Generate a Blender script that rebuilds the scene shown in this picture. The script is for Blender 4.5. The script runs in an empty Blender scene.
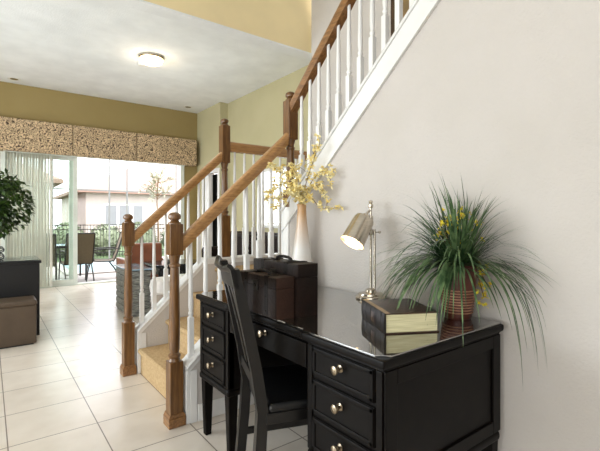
import bpy, bmesh, math, random
from mathutils import Vector, Matrix, noise
random.seed(7)
PI = math.pi
sc = bpy.context.scene
col = sc.collection

# ------------------------------------------------------------------ camera
cd = bpy.data.cameras.new('camera'); cam = bpy.data.objects.new('camera', cd); col.objects.link(cam)
cd.sensor_fit = 'HORIZONTAL'; cd.sensor_width = 36; cd.lens = 24.6; cd.shift_y = -0.01083
cd.clip_start = 0.02
cam.location = (0, 0, 1.2); cam.rotation_euler = (PI/2, 0, -math.atan(312/410))
sc.camera = cam
# ------------------------------------------------------------------ world, sun, added fill lights, exposure
W = bpy.data.worlds.new('world'); sc.world = W; W.use_nodes = True
bg = W.node_tree.nodes['Background']; bg.inputs[0].default_value = (0.92, 0.94, 1.0, 1); bg.inputs[1].default_value = 2.1
def add_light(name, kind, loc, rot, energy, color=(1,1,1), **kw):
    l = bpy.data.lights.new(name, kind); l.energy = energy; l.color = color
    for k, v in kw.items(): setattr(l, k, v)
    o = bpy.data.objects.new(name, l); o.location = loc; o.rotation_euler = rot; col.objects.link(o)
    return o
add_light('sun', 'SUN', (0, 15, 12), (math.radians(38), 0, math.radians(-25)), 1.0, (1, 0.95, 0.88), angle=0.02)
# soft fill light added out of view behind the camera
def aim(loc, tgt): return (Vector(tgt) - Vector(loc)).to_track_quat('-Z', 'Y').to_euler()
L1 = (-1.6, -2.35, 2.6)
add_light('entry_fill_light', 'AREA', L1, aim(L1, (0.9, 3.2, 1.8)), 46, (0.92, 0.97, 1.0), shape='RECTANGLE', size=4.4, size_y=3.6)
# unseen fill light added at the left to lift the family room
L2 = (-3.9, 4.5, 1.3)
add_light('side_fill_light', 'AREA', L2, aim(L2, (0.0, 4.4, 0.1)), 135, (0.84, 0.93, 1.0), shape='RECTANGLE', size=3.6, size_y=2.2)
L3 = (-3.9, 0.8, 1.3)  # extra fill added off to the left, evens out the desk wall
add_light('hall_fill_light', 'AREA', L3, aim(L3, (2.0, 1.4, 0.8)), 48, (0.92, 0.97, 1.0), shape='RECTANGLE', size=4.2, size_y=2.3)
vs = sc.view_settings
vs.view_transform = 'Standard'; vs.look = 'None'; vs.gamma = 1; vs.use_curve_mapping = False
vs.exposure = 1.62

# ------------------------------------------------------------------ materials
def lin(r, g, b):
    f = lambda c: (c/255/12.92) if c/255 <= 0.04045 else ((c/255+0.055)/1.055)**2.4
    return (f(r), f(g), f(b), 1)
def mat(name, rgb, rough=0.5, metal=0.0, rgb2=None, nscale=8, stretch=(1,1,1), bump=0.0, bscale=None, spec=0.5, coat=0.0, ior=None, contrast=(0.35,0.65), emit=None, estr=0, detail=4, trans=0):
    m = bpy.data.materials.new(name); m.use_nodes = True
    nt = m.node_tree; p = nt.nodes['Principled BSDF']
    p.inputs['Base Color'].default_value = lin(*rgb)
    p.inputs['Roughness'].default_value = rough; p.inputs['Metallic'].default_value = metal
    p.inputs['Specular IOR Level'].default_value = spec; p.inputs['Coat Weight'].default_value = coat
    p.inputs['Coat Roughness'].default_value = 0.03
    if ior: p.inputs['IOR'].default_value = ior
    if trans: p.inputs['Transmission Weight'].default_value = trans
    if emit:
        p.inputs['Emission Color'].default_value = lin(*emit); p.inputs['Emission Strength'].default_value = estr
    tc = nt.nodes.new('ShaderNodeTexCoord'); mp = nt.nodes.new('ShaderNodeMapping')
    mp.inputs['Scale'].default_value = stretch
    nt.links.new(tc.outputs['Object'], mp.inputs[0])
    n = nt.nodes.new('ShaderNodeTexNoise'); n.inputs['Scale'].default_value = nscale; n.inputs['Detail'].default_value = detail
    nt.links.new(mp.outputs[0], n.inputs['Vector'])
    r = nt.nodes.new('ShaderNodeValToRGB')
    c2 = rgb2 or tuple(max(0, c*0.96) for c in rgb)
    r.color_ramp.elements[0].position, r.color_ramp.elements[1].position = contrast
    r.color_ramp.elements[0].color = lin(*rgb); r.color_ramp.elements[1].color = lin(*c2)
    nt.links.new(n.outputs[0], r.inputs[0]); nt.links.new(r.outputs[0], p.inputs['Base Color'])
    if bump:
        nb = nt.nodes.new('ShaderNodeTexNoise'); nb.inputs['Scale'].default_value = bscale or nscale*4; nb.inputs['Detail'].default_value = 3
        nt.links.new(mp.outputs[0], nb.inputs['Vector'])
        b = nt.nodes.new('ShaderNodeBump'); b.inputs['Strength'].default_value = bump; b.inputs['Distance'].default_value = 0.01
        nt.links.new(nb.outputs[0], b.inputs['Height']); nt.links.new(b.outputs[0], p.inputs['Normal'])
    return m
M = {}
M['wall'] = mat('cream_plaster', (197,190,184), 0.85, rgb2=(193,186,179), nscale=3, bump=0.35, bscale=95, spec=0.2)
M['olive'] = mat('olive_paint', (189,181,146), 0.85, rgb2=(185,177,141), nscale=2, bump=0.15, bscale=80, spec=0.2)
M['olive_shaded'] = mat('shaded_olive_paint', (158,139,94), 0.85, rgb2=(154,135,90), nscale=2, bump=0.15, bscale=80, spec=0.2)  # same olive paint, the far wall's dimness put into its colour
M['gold'] = mat('golden_paint', (250,231,183), 0.85, nscale=2, bump=0.15, bscale=80, spec=0.2)
M['ceil'] = mat('white_ceiling', (244,245,245), 0.9, nscale=3, bump=0.3, bscale=60, spec=0.2)
M['trim'] = mat('white_trim_paint', (228,226,223), 0.35, nscale=3)
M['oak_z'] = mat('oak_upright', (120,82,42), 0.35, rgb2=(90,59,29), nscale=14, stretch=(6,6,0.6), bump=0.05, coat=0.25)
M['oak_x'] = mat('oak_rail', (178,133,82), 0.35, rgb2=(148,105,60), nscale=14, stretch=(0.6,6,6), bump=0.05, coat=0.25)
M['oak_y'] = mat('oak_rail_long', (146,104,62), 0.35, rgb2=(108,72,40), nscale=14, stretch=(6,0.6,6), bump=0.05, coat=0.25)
M['carpet'] = mat('gold_carpet', (202,174,134), 1.0, rgb2=(186,156,115), nscale=60, bump=0.8, bscale=260, spec=0.05)
M['desk'] = mat('espresso_wood', (12,8,6), 0.44, rgb2=(8,5,4), nscale=10, stretch=(4,0.5,4), spec=0.12)
M['glass_top'] = mat('dark_glass_top', (38,34,28), 0.06, rgb2=(33,30,24), nscale=6, ior=2.6, coat=1.0)
M['glass_top'].node_tree.nodes['Principled BSDF'].inputs['Coat IOR'].default_value = 2.2
M['chair'] = mat('black_brown_wood', (14,12,12), 0.36, rgb2=(10,9,9), nscale=10, stretch=(4,4,0.5), spec=0.5)
M['blackleather'] = mat('black_leather', (16,16,17), 0.36, nscale=30, bump=0.2, bscale=160)
M['nickel'] = mat('brushed_nickel', (205,196,182), 0.24, 1.0, rgb2=(190,180,165), nscale=30, stretch=(1,1,12))
M['knob'] = mat('aged_nickel', (160,145,124), 0.32, 1.0, nscale=40)
M['shadewhite'] = mat('white_lamp_lining', (255,246,230), 0.6, emit=(255,240,216), estr=9)
M['bulb'] = mat('lit_bulb', (255,240,215), 0.4, emit=(255,226,180), estr=30)
M['fixture'] = mat('lit_opal_glass', (255,244,225), 0.4, emit=(255,228,180), estr=2.6)
M['trunk'] = mat('dark_brown_hide', (37,24,19), 0.5, rgb2=(25,17,14), nscale=9, bump=0.25, bscale=70, spec=0.25)
M['trunk_side'] = mat('russet_hide', (60,39,30), 0.48, rgb2=(47,30,23), nscale=9, bump=0.2, bscale=70, spec=0.3)
M['strap'] = mat('black_strap', (24,18,15), 0.6, nscale=40, bump=0.2, spec=0.2)
M['bookcover'] = mat('brown_leather_cover', (76,52,38), 0.3, rgb2=(54,37,28), nscale=16, bump=0.15, bscale=90)
M['spine'] = mat('near_black_spine', (24,20,20), 0.4, nscale=20, bump=0.1)
M['pages'] = mat('cream_page_edges', (226,218,178), 0.8, rgb2=(202,194,150), nscale=30, stretch=(0.3,0.3,14), contrast=(0.4,0.6))
M['gilt'] = mat('tan_gilt', (176,150,116), 0.4, 0.3, nscale=20)
M['pot'] = mat('maroon_glaze', (92,44,34), 0.4, rgb2=(70,32,26), nscale=10)
M['wicker'] = mat('wicker_cane', (172,128,100), 0.6, rgb2=(140,96,74), nscale=20)
M['grass'] = mat('grassy_leaf', (42,70,38), 0.4, rgb2=(104,128,84), nscale=18, contrast=(0.4,0.62))
M['soil'] = mat('potting_soil', (42,32,24), 1.0, nscale=40)
M['yellow'] = mat('bright_yellow_petal', (236,220,64), 0.6, rgb2=(206,150,48), nscale=60, contrast=(0.5,0.7))
M['twig'] = mat('brown_twig', (112,84,50), 0.8, nscale=30)
M['blossom'] = mat('pale_yellow_petal', (250,238,186), 0.7, rgb2=(242,214,122), nscale=30, contrast=(0.42,0.66))
M['leaf'] = mat('ficus_leaf', (34,56,20), 0.4, rgb2=(76,104,38), nscale=14, contrast=(0.4,0.65))
M['bark'] = mat('bark', (110,90,66), 0.9, nscale=20, bump=0.3)
M['bush'] = mat('bush_leaf', (96,106,80), 0.7, rgb2=(128,136,110), nscale=5)
M['silverleaf'] = mat('silver_leaf', (150,150,128), 0.7, rgb2=(186,184,164), nscale=12)
M['cabinet'] = mat('blue_black_lacquer', (12,12,15), 0.45, nscale=6)
M['ottoman'] = mat('taupe_leather', (84,69,54), 0.45, rgb2=(77,62,47), nscale=7, bump=0.15, bscale=90)
M['alu'] = mat('white_aluminium', (226,230,220), 0.4, nscale=5)
M['cage'] = mat('grey_aluminium', (104,104,100), 0.5, nscale=5)
M['bronze'] = mat('dark_bronze_metal', (40,36,33), 0.45, 0.4, nscale=20)
M['sling'] = mat('tan_mesh_sling', (104,90,68), 0.8, rgb2=(90,77,58), nscale=120)
M['vane'] = mat('pale_vinyl_vane', (222,219,206), 0.5, nscale=4)
M['deck'] = mat('pale_pool_deck', (146,139,132), 0.85, rgb2=(138,131,124), nscale=4, bump=0.1)
M['water'] = mat('pool_water', (164,190,196), 0.1, rgb2=(172,196,202), nscale=2, bump=0.1, bscale=6)
M['stucco'] = mat('cream_stucco', (184,172,164), 0.9, nscale=3)
M['roof'] = mat('tan_roof_tile', (140,114,102), 0.9, rgb2=(130,106,94), nscale=12, stretch=(1,1,6))
M['winglass'] = mat('far_window_glass', (120,122,124), 0.4, nscale=2)
M['lawn'] = mat('lawn_green', (76,94,56), 0.95, rgb2=(66,84,48), nscale=8)
M['brownleather'] = mat('cognac_leather', (142,86,60), 0.45, rgb2=(120,70,48), nscale=6, bump=0.1)
M['sofa'] = mat('dark_chocolate_leather', (36,25,21), 0.65, nscale=6, bump=0.1, spec=0.12)
M['wovengrey'] = mat('grey_weave', (150,150,142), 0.6, rgb2=(92,92,88), nscale=16, stretch=(1,1,9), contrast=(0.42,0.56), bump=0.3)
M['blueglass'] = mat('blue_grey_glass', (140,164,180), 0.08, nscale=3)
M['whitefab'] = mat('white_upholstery', (222,216,210), 0.8, nscale=20)
M['taupefab'] = mat('taupe_upholstery', (158,144,130), 0.8, nscale=20)
M['ebony'] = mat('ebony_top', (30,32,36), 0.15, nscale=6)
M['plastic'] = mat('white_plastic', (238,236,230), 0.4, nscale=5)
M['black'] = mat('black_wire_metal', (26,26,28), 0.4, nscale=5)
M['paper'] = mat('white_paper', (240,240,236), 0.8, nscale=5)
M['art_dark'] = mat('dark_walnut_frame', (64,44,26), 0.4, rgb2=(48,32,18), nscale=10)
M['art'] = mat('brown_picture_surface', (176,138,84), 0.6, rgb2=(120,98,62), nscale=5, contrast=(0.3,0.7))
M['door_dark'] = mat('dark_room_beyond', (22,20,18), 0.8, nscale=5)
def vase_mat():
    m = mat('white_and_tan_glaze', (240,236,230), 0.25)
    nt = m.node_tree; p = nt.nodes['Principled BSDF']
    tc = nt.nodes.new('ShaderNodeTexCoord'); s = nt.nodes.new('ShaderNodeSeparateXYZ'); nt.links.new(tc.outputs['Object'], s.inputs[0])
    r = nt.nodes.new('ShaderNodeValToRGB')
    r.color_ramp.elements[0].position = 0.22; r.color_ramp.elements[0].color = lin(226,221,215)
    r.color_ramp.elements[1].position = 0.46; r.color_ramp.elements[1].color = lin(196,152,104)
    nt.links.new(s.outputs[2], r.inputs[0]); nt.links.new(r.outputs[0], p.inputs['Base Color'])
    return m
M['vase'] = vase_mat()
def tile_mat():
    m = mat('cream_floor_tile', (222,212,198), 0.28, coat=0.0)
    nt = m.node_tree; p = nt.nodes['Principled BSDF']
    tc = nt.nodes.new('ShaderNodeTexCoord'); mp = nt.nodes.new('ShaderNodeMapping'); nt.links.new(tc.outputs['Object'], mp.inputs[0])
    mp.inputs['Location'].default_value = (-0.515+0.43*20+0.002, -2.645+0.43*20+0.002, 0)
    br = nt.nodes.new('ShaderNodeTexBrick'); br.offset = 0; br.squash = 1
    br.inputs['Scale'].default_value = 1; br.inputs['Mortar Size'].default_value = 0.0032; br.inputs['Mortar Smooth'].default_value = 0.1
    br.inputs['Brick Width'].default_value = 0.43; br.inputs['Row Height'].default_value = 0.43; br.inputs['Bias'].default_value = 0
    br.inputs['Color1'].default_value = lin(226,216,204); br.inputs['Color2'].default_value = lin(219,208,195); br.inputs['Mortar'].default_value = lin(120,106,92)
    nt.links.new(mp.outputs[0], br.inputs['Vector'])
    n = nt.nodes.new('ShaderNodeTexNoise'); n.inputs['Scale'].default_value = 5; n.inputs['Detail'].default_value = 7
    nt.links.new(tc.outputs['Object'], n.inputs['Vector'])
    mx = nt.nodes.new('ShaderNodeMixRGB'); mx.blend_type = 'MULTIPLY'; mx.inputs[0].default_value = 1
    r = nt.nodes.new('ShaderNodeValToRGB'); r.color_ramp.elements[0].position = .3; r.color_ramp.elements[1].position = .7
    r.color_ramp.elements[0].color = (0.86,0.835,0.80,1); r.color_ramp.elements[1].color = (1,1,1,1)
    nt.links.new(n.outputs[0], r.inputs[0]); nt.links.new(br.outputs[0], mx.inputs[1]); nt.links.new(r.outputs[0], mx.inputs[2])
    nt.links.new(mx.outputs[0], p.inputs['Base Color'])
    b = nt.nodes.new('ShaderNodeBump'); b.inputs['Strength'].default_value = 0.3; b.inputs['Distance'].default_value = 0.002; b.invert = True
    nt.links.new(br.outputs['Fac'], b.inputs['Height']); nt.links.new(b.outputs[0], p.inputs['Normal'])
    return m
M['tile'] = tile_mat()
def scroll_mat():
    m = mat('scroll_print_fabric', (178,142,98), 0.9)
    nt = m.node_tree; p = nt.nodes['Principled BSDF']
    tc = nt.nodes.new('ShaderNodeTexCoord')
    # rows of small curls: rings around scattered centres, warped a little
    n = nt.nodes.new('ShaderNodeTexNoise'); n.inputs['Scale'].default_value = 14; nt.links.new(tc.outputs['Object'], n.inputs['Vector'])
    mxv = nt.nodes.new('ShaderNodeMixRGB'); mxv.blend_type = 'LINEAR_LIGHT'; mxv.inputs[0].default_value = 0.05
    nt.links.new(tc.outputs['Object'], mxv.inputs[1]); nt.links.new(n.outputs[1], mxv.inputs[2])
    vo = nt.nodes.new('ShaderNodeTexVoronoi'); vo.inputs['Scale'].default_value = 20; nt.links.new(mxv.outputs[0], vo.inputs['Vector'])
    mu = nt.nodes.new('ShaderNodeMath'); mu.operation = 'MULTIPLY'; mu.inputs[1].default_value = 2.7; nt.links.new(vo.outputs['Distance'], mu.inputs[0])
    fr = nt.nodes.new('ShaderNodeMath'); fr.operation = 'FRACT'; nt.links.new(mu.outputs[0], fr.inputs[0])
    r = nt.nodes.new('ShaderNodeValToRGB'); e = r.color_ramp.elements
    e[0].position = 0.36; e[0].color = lin(62,45,33); e[1].position = 0.46; e[1].color = lin(212,184,147)
    nt.links.new(fr.outputs[0], r.inputs[0]); nt.links.new(r.outputs[0], p.inputs['Base Color'])
    return m
M['scroll'] = scroll_mat()
def pane_mat():
    m = bpy.data.materials.new('door_glass'); m.use_nodes = True; nt = m.node_tree; nt.nodes.clear()
    o = nt.nodes.new('ShaderNodeOutputMaterial'); mx = nt.nodes.new('ShaderNodeMixShader'); f = nt.nodes.new('ShaderNodeFresnel')
    ge = nt.nodes.new('ShaderNodeNewGeometry'); mr = nt.nodes.new('ShaderNodeMapRange')      # plain glass on both faces of the sheet
    mr.inputs['To Min'].default_value = 1.5; mr.inputs['To Max'].default_value = 1/1.5
    nt.links.new(ge.outputs['Backfacing'], mr.inputs['Value']); nt.links.new(mr.outputs['Result'], f.inputs[0])
    t = nt.nodes.new('ShaderNodeBsdfTransparent'); t.inputs[0].default_value = (0.93,0.965,0.945,1)
    g = nt.nodes.new('ShaderNodeBsdfGlossy'); g.inputs['Roughness'].default_value = 0.02
    nt.links.new(f.outputs[0], mx.inputs[0]); nt.links.new(t.outputs[0], mx.inputs[1]); nt.links.new(g.outputs[0], mx.inputs[2]); nt.links.new(mx.outputs[0], o.inputs[0])
    return m
M['pane'] = pane_mat()

# ------------------------------------------------------------------ mesh helpers
class MB:
    def __init__(s): s.bm = bmesh.new()
    def _merge(s, b):
        me = bpy.data.meshes.new('t'); b.to_mesh(me); b.free(); s.bm.from_mesh(me); bpy.data.meshes.remove(me)
    def box(s, x0, x1, y0, y1, z0, z1, bev=0.0, seg=2, rot=None, piv=None):
        b = bmesh.new(); bmesh.ops.create_cube(b, size=1)
        for v in b.verts: v.co = Vector(((x0+x1)/2 + v.co.x*(x1-x0), (y0+y1)/2 + v.co.y*(y1-y0), (z0+z1)/2 + v.co.z*(z1-z0)))
        if bev: bmesh.ops.bevel(b, geom=list(b.edges), offset=bev, segments=seg, profile=0.5, affect='EDGES')
        if rot is not None: bmesh.ops.transform(b, matrix=Matrix.Translation(piv) @ rot @ Matrix.Translation(-Vector(piv)), verts=b.verts)
        s._merge(b); return s
    def prism(s, pts, axis, a, b_, bev=0.0):
        """polygon pts in the other two axes, extruded along axis from a to b_"""
        b = bmesh.new()
        def P(u, v, w):
            return {'x': (w,u,v), 'y': (u,w,v), 'z': (u,v,w)}[axis]
        lo = [b.verts.new(P(u,v,a)) for u,v in pts]; hi = [b.verts.new(P(u,v,b_)) for u,v in pts]
        b.faces.new(lo); b.faces.new(list(reversed(hi))); n = len(pts)
        for i in range(n): b.faces.new((lo[i], lo[(i+1)%n], hi[(i+1)%n], hi[i]))
        bmesh.ops.recalc_face_normals(b, faces=b.faces)
        if bev: bmesh.ops.bevel(b, geom=list(b.edges), offset=bev, segments=2, profile=0.5, affect='EDGES')
        s._merge(b); return s
    def lathe(s, prof, c=(0,0,0), axis=(0,0,1), n=24):
        """prof: list of (radius, height) along axis from c"""
        b = bmesh.new(); q = Vector((0,0,1)).rotation_difference(Vector(axis).normalized()).to_matrix(); c = Vector(c)
        rings = []
        for r, h in prof:
            if r < 1e-6: rings.append([b.verts.new(c + q @ Vector((0,0,h)))])
            else: rings.append([b.verts.new(c + q @ Vector((r*math.cos(2*PI*i/n), r*math.sin(2*PI*i/n), h))) for i in range(n)])
        for A, B in zip(rings, rings[1:]):
            for i in range(n):
                j = (i+1) % n
                if len(A) == 1 and len(B) == 1: continue
                if len(A) == 1: b.faces.new((A[0], B[i], B[j]))
                elif len(B) == 1: b.faces.new((A[i], A[j], B[0]))
                else: b.faces.new((A[i], A[j], B[j], B[i]))
        for e, f in ((rings[0], True), (rings[-1], False)):
            if len(e) > 1: b.faces.new(e if not f else list(reversed(e)))
        bmesh.ops.recalc_face_normals(b, faces=b.faces)
        s._merge(b); return s
    def tube(s, pts, r, n=8, r1=None, flat=None):
        b = bmesh.new(); pts = [Vector(p) for p in pts]; rings = []; m = len(pts)
        prev = None
        for i, p in enumerate(pts):
            t = (pts[min(i+1,m-1)] - pts[max(i-1,0)]).normalized()
            up = prev if prev is not None else (Vector((0,0,1)) if abs(t.z) < 0.9 else Vector((1,0,0)))
            x = (up - t*up.dot(t)).normalized(); y = t.cross(x); prev = x
            rr = r if r1 is None else r + (r1-r)*i/(m-1)
            rings.append([b.verts.new(p + x*rr*math.cos(2*PI*k/n) + y*rr*math.sin(2*PI*k/n)) for k in range(n)])
        for A, B in zip(rings, rings[1:]):
            for k in range(n): b.faces.new((A[k], A[(k+1)%n], B[(k+1)%n], B[k]))
        b.faces.new(list(reversed(rings[0]))); b.faces.new(rings[-1])
        bmesh.ops.recalc_face_normals(b, faces=b.faces)
        s._merge(b); return s
    def bar(s, a, b_, w, h, bev=0.0, up=(0,0,1)):
        """rectangular bar from a to b_, w wide, h high"""
        a, b_ = Vector(a), Vector(b_); t = (b_-a).normalized(); up = Vector(up)
        y = up.cross(t).normalized(); z = t.cross(y)
        b = bmesh.new(); bmesh.ops.create_cube(b, size=1); L = (b_-a).length
        for v in b.verts: v.co = (a+b_)/2 + t*v.co.x*L + y*v.co.y*w + z*v.co.z*h
        if bev: bmesh.ops.bevel(b, geom=list(b.edges), offset=bev, segments=2, profile=0.5, affect='EDGES')
        s._merge(b); return s
    def sweep(s, prof, a, b_, vertical_ends=True):
        """profile (u sideways, v up) swept from a to b_, ends cut plumb"""
        a, b_ = Vector(a), Vector(b_); t = (b_-a); h = Vector((t.x,t.y,0)).normalized(); side = Vector((0,0,1)).cross(h)
        b = bmesh.new()
        A = [b.verts.new(a + side*u + Vector((0,0,v))) for u,v in prof]; B = [b.verts.new(b_ + side*u + Vector((0,0,v))) for u,v in prof]
        n = len(prof)
        for i in range(n): b.faces.new((A[i], A[(i+1)%n], B[(i+1)%n], B[i]))
        b.faces.new(list(reversed(A))); b.faces.new(B)
        bmesh.ops.recalc_face_normals(b, faces=b.faces); s._merge(b); return s
    def sphere(s, c, r, sub=2, scale=(1,1,1), disp=0.0, freq=3):
        b = bmesh.new(); bmesh.ops.create_icosphere(b, subdivisions=sub, radius=1)
        for v in b.verts:
            d = 1 + (disp*noise.noise(v.co*freq + Vector(c)*3.1) if disp else 0)
            v.co = Vector(c) + Vector((v.co.x*scale[0], v.co.y*scale[1], v.co.z*scale[2]))*r*d
        s._merge(b); return s
    def blade(s, pts, w, side=None):
        b = s.bm; pts = [Vector(p) for p in pts]; m = len(pts); prev = None
        for i, p in enumerate(pts):
            t = pts[min(i+1,m-1)] - pts[max(i-1,0)]
            sd = Vector((-t.y, t.x, 0)); sd = sd.normalized() if sd.length > 1e-5 else Vector((1,0,0))
            if side: sd = Vector(side)
            f = i/(m-1); ww = w*(1-f**3.5)*(0.7+0.3*min(1,f*4)) + 0.0004
            cur = (b.verts.new(p + sd*ww/2), b.verts.new(p - sd*ww/2))
            if prev: b.faces.new((prev[0], prev[1], cur[1], cur[0]))
            prev = cur
        return s
    def leaf(s, c, d, nrm, L, w):
        b = s.bm; c = Vector(c); d = Vector(d).normalized(); sd = d.cross(Vector(nrm)).normalized(); n = sd.cross(d)
        a = b.verts.new(c); e = b.verts.new(c + d*L - n*L*0.12); l = b.verts.new(c + d*L*0.45 + sd*w + n*w*0.25); r = b.verts.new(c + d*L*0.45 - sd*w + n*w*0.25); m = b.verts.new(c+d*L*0.5)
        b.faces.new((a,l,m)); b.faces.new((l,e,m)); b.faces.new((a,m,r)); b.faces.new((m,e,r))
        return s
    def build(s, name, m, parent=None, local=False, loc=None, sharp=35):
        b = s.bm
        off = Vector((0,0,0))
        if parent is not None and not local:
            p = parent
            while p is not None: off += p.location; p = p.parent
        if loc is not None: off = Vector(loc)
        if off.length > 0 and not (local): bmesh.ops.translate(b, vec=-off, verts=b.verts)
        b.normal_update()
        for f in b.faces: f.smooth = True
        for e in b.edges:
            if len(e.link_faces) == 2 and e.calc_face_angle(0) > math.radians(sharp): e.smooth = False
        me = bpy.data.meshes.new(name); b.to_mesh(me); b.free()
        o = bpy.data.objects.new(name, me); col.objects.link(o)
        me.materials.append(M[m] if isinstance(m, str) else m)
        if len(me.polygons) < 2500:
            wn = o.modifiers.new('weighted_normal', 'WEIGHTED_NORMAL'); wn.keep_sharp = True; wn.weight = 80
        if parent is not None: o.parent = parent
        if loc is not None: o.location = loc
        return o
def tag(o, label, cat, group=None, kind=None):
    if label: o['label'] = label
    if cat: o['category'] = cat
    if group: o['group'] = group
    if kind: o['kind'] = kind
    return o
def thing(name, loc, label, cat, group=None, rz=0):
    o = bpy.data.objects.new(name, None); o.location = loc; o.rotation_euler = (0,0,rz); o.empty_display_size = 0.1
    col.objects.link(o); return tag(o, label, cat, group)
def struct(o, label=None, cat=None):
    o['kind'] = 'structure'
    if label: o['label'] = label
    if cat: o['category'] = cat
    return o
def copy_tree(o, parent=None):
    c = o.copy(); col.objects.link(c)
    if parent is not None: c.parent = parent
    for ch in list(o.children): copy_tree(ch, c)
    return c
def box(x0,x1,y0,y1,z0,z1,bev=0.0): return MB().box(x0,x1,y0,y1,z0,z1,bev)

WX = 1.68        # desk wall plane
YF = 8.4         # far wall plane
ZC = 3.48        # family room ceiling
ZT = 5.6         # foyer ceiling
# ================================================================== SETTING
struct(box(-4, 4.2, -2.5, YF+0.15, -0.12, 0).build('floor', 'tile'), 'cream square floor tiles running through hall and family room', 'floor')
# desk wall: knee wall under the upper flight, its top following the slope
S2 = 0.87
def cap2(y): return 2.275 + S2*(1.251 - y)
struct(MB().prism([(-2.5,0),(2.405,0),(2.405,cap2(2.405)-0.02),(-1.4,cap2(-1.4)-0.02),(-2.5,cap2(-1.4)-0.02)], 'x', WX, WX+0.11).build('wall_right', 'wall'), 'cream textured wall behind the desk', 'wall')
struct(box(2.72, 2.86, -2.5, 3.375, 0, ZT).build('wall_stairwell', 'wall'), 'cream wall on far side of the upper stair flight', 'wall')
# far wall with the slider opening
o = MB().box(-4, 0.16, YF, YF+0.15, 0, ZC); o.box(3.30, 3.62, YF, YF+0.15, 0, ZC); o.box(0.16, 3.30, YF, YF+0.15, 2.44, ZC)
struct(o.build('wall_far', 'olive_shaded'), 'olive wall around the patio door', 'wall')
# right wall of the family room: jogged, with doorway and window opening
o = MB().box(3.60, 3.75, 8.06, YF+0.15, 0, ZC); o.box(3.60, 3.75, 7.36, 8.06, 2.14, ZC)
struct(o.build('wall_door', 'olive'), 'olive wall holding the white door', 'wall')
WY0, WY1, WZ0, WZ1 = 4.95, 6.1, 1.05, 2.05
o = MB().box(3.77, 3.92, 3.3, WY0, 0, ZC); o.box(3.77, 3.92, WY1, 7.36, 0, ZC); o.box(3.77, 3.92, WY0, WY1, 0, WZ0); o.box(3.77, 3.92, WY0, WY1, WZ1, ZC)
o.box(3.60, 3.77, 7.30, 7.36, 0, ZC)
struct(o.build('wall_window', 'olive'), 'olive wall beyond the stair landing', 'wall')
struct(box(2.86, 3.92, 3.18, 3.3, 0, ZC).build('wall_return', 'olive'))
struct(box(-4.12, -4, -2.6, YF+0.15, 0, ZT).build('wall_left', 'olive'), 'olive wall on left side of family room', 'wall')
struct(box(-4.12, 3.92, 3.6, YF+0.15, ZC, ZC+0.12).build('ceiling', 'ceil'), 'white flat family room ceiling', 'ceiling')
struct(box(-4.12, 2.86, 3.45, 3.60, 2.99, ZT).build('wall_bulkhead', 'gold'), 'golden yellow upper wall above the opening', 'wall')
struct(box(-4.12, 2.86, 3.449, 3.601, 2.975, 2.992).build('trim_1', 'ceil'), 'white underside of golden upper wall', 'trim')
struct(box(-4.12, 2.86, -2.6, 3.6, ZT, ZT+0.1).build('ceiling_hall', 'ceil'))
struct(box(-4.12, 2.86, -2.6, -2.5, 0, ZT).build('wall_entry', 'wall'))  # unseen hall wall, added to block bright sky reflecting in the desk
# baseboards
struct(box(WX-0.014, WX-0.001, -1.4, 2.30, 0, 0.10, 0.003).build('baseboard_right', 'trim'))
struct(box(-4, 0.1, YF-0.015, YF-0.001, 0, 0.10, 0.003).build('baseboard_far', 'trim'))
struct(box(3.755, 3.769, 3.31, 7.29, 0, 0.10, 0.003).build('baseboard_window', 'trim'))

# ------------------------------------------------------------------ sliding door
d = thing('door_1', (1.7, YF, 0), 'white framed sliding glass patio door in far wall', 'door'); d['kind'] = 'structure'
fr = MB()
fr.box(0.16, 0.23, YF-0.03, YF+0.12, 0, 2.44, 0.006); fr.box(3.22, 3.30, YF-0.03, YF+0.12, 0, 2.44, 0.006)
fr.box(0.23, 3.22, YF-0.03, YF+0.12, 2.34, 2.44, 0.006); fr.box(0.23, 3.22, YF-0.02, YF+0.12, 0.0, 0.025, 0.004)
fr.build('door_frame', 'alu', d)
def panel(x0, x1, y, name):
    p = MB()
    p.box(x0, x0+0.07, y, y+0.035, 0.025, 2.34, 0.005); p.box(x1-0.07, x1, y, y+0.035, 0.025, 2.34, 0.005)
    p.box(x0+0.07, x1-0.07, y, y+0.035, 2.26, 2.34, 0.005); p.box(x0+0.07, x1-0.07, y, y+0.035, 0.025, 0.11, 0.005)
    q = p.build(name, 'alu', d)
    box(x0+0.07, x1-0.07, y+0.014, y+0.020, 0.11, 2.26).build('pane', 'pane', q)
    return q
pn = panel(0.23, 1.24, YF+0.055, 'sliding_panel'); panel(0.30, 1.30, YF+0.01, 'sliding_panel')
MB().tube([(1.275,YF+0.005,0.95),(1.275,YF-0.03,0.97),(1.275,YF-0.03,1.13),(1.275,YF+0.005,1.15)], 0.008).build('handle', 'alu', pn)
# vertical blinds pulled aside
vb = thing('vertical_blind', (0.6, YF-0.12, 0), 'pale vertical blind vanes drawn aside at left of patio door', 'blind')
m = MB()
for k in range(15):
    x = 0.27 + k*0.043
    m.box(x-0.042, x+0.042, YF-0.115, YF-0.112, 0.03, 2.31, 0, rot=Matrix.Rotation(math.radians(62+random.uniform(-7,7)), 4, 'Z'), piv=(x, YF-0.113, 1))
m.build('vanes', 'vane', vb)
box(0.20, 3.28, YF-0.14, YF-0.09, 2.31, 2.335, 0.004).build('headrail', 'alu', vb)
# valance of three padded boards
va = thing('valance', (1.7, YF-0.2, 2.3), 'scroll printed padded valance above the patio door', 'valance')
for x0, x1 in ((-1.3, 1.19), (1.195, 2.28), (2.285, 3.50)):
    MB().box(x0, x1, YF-0.22, YF-0.001, 2.33 if False else 2.32, 2.86, 0.02).build('valance_panel', 'scroll', va)

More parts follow.
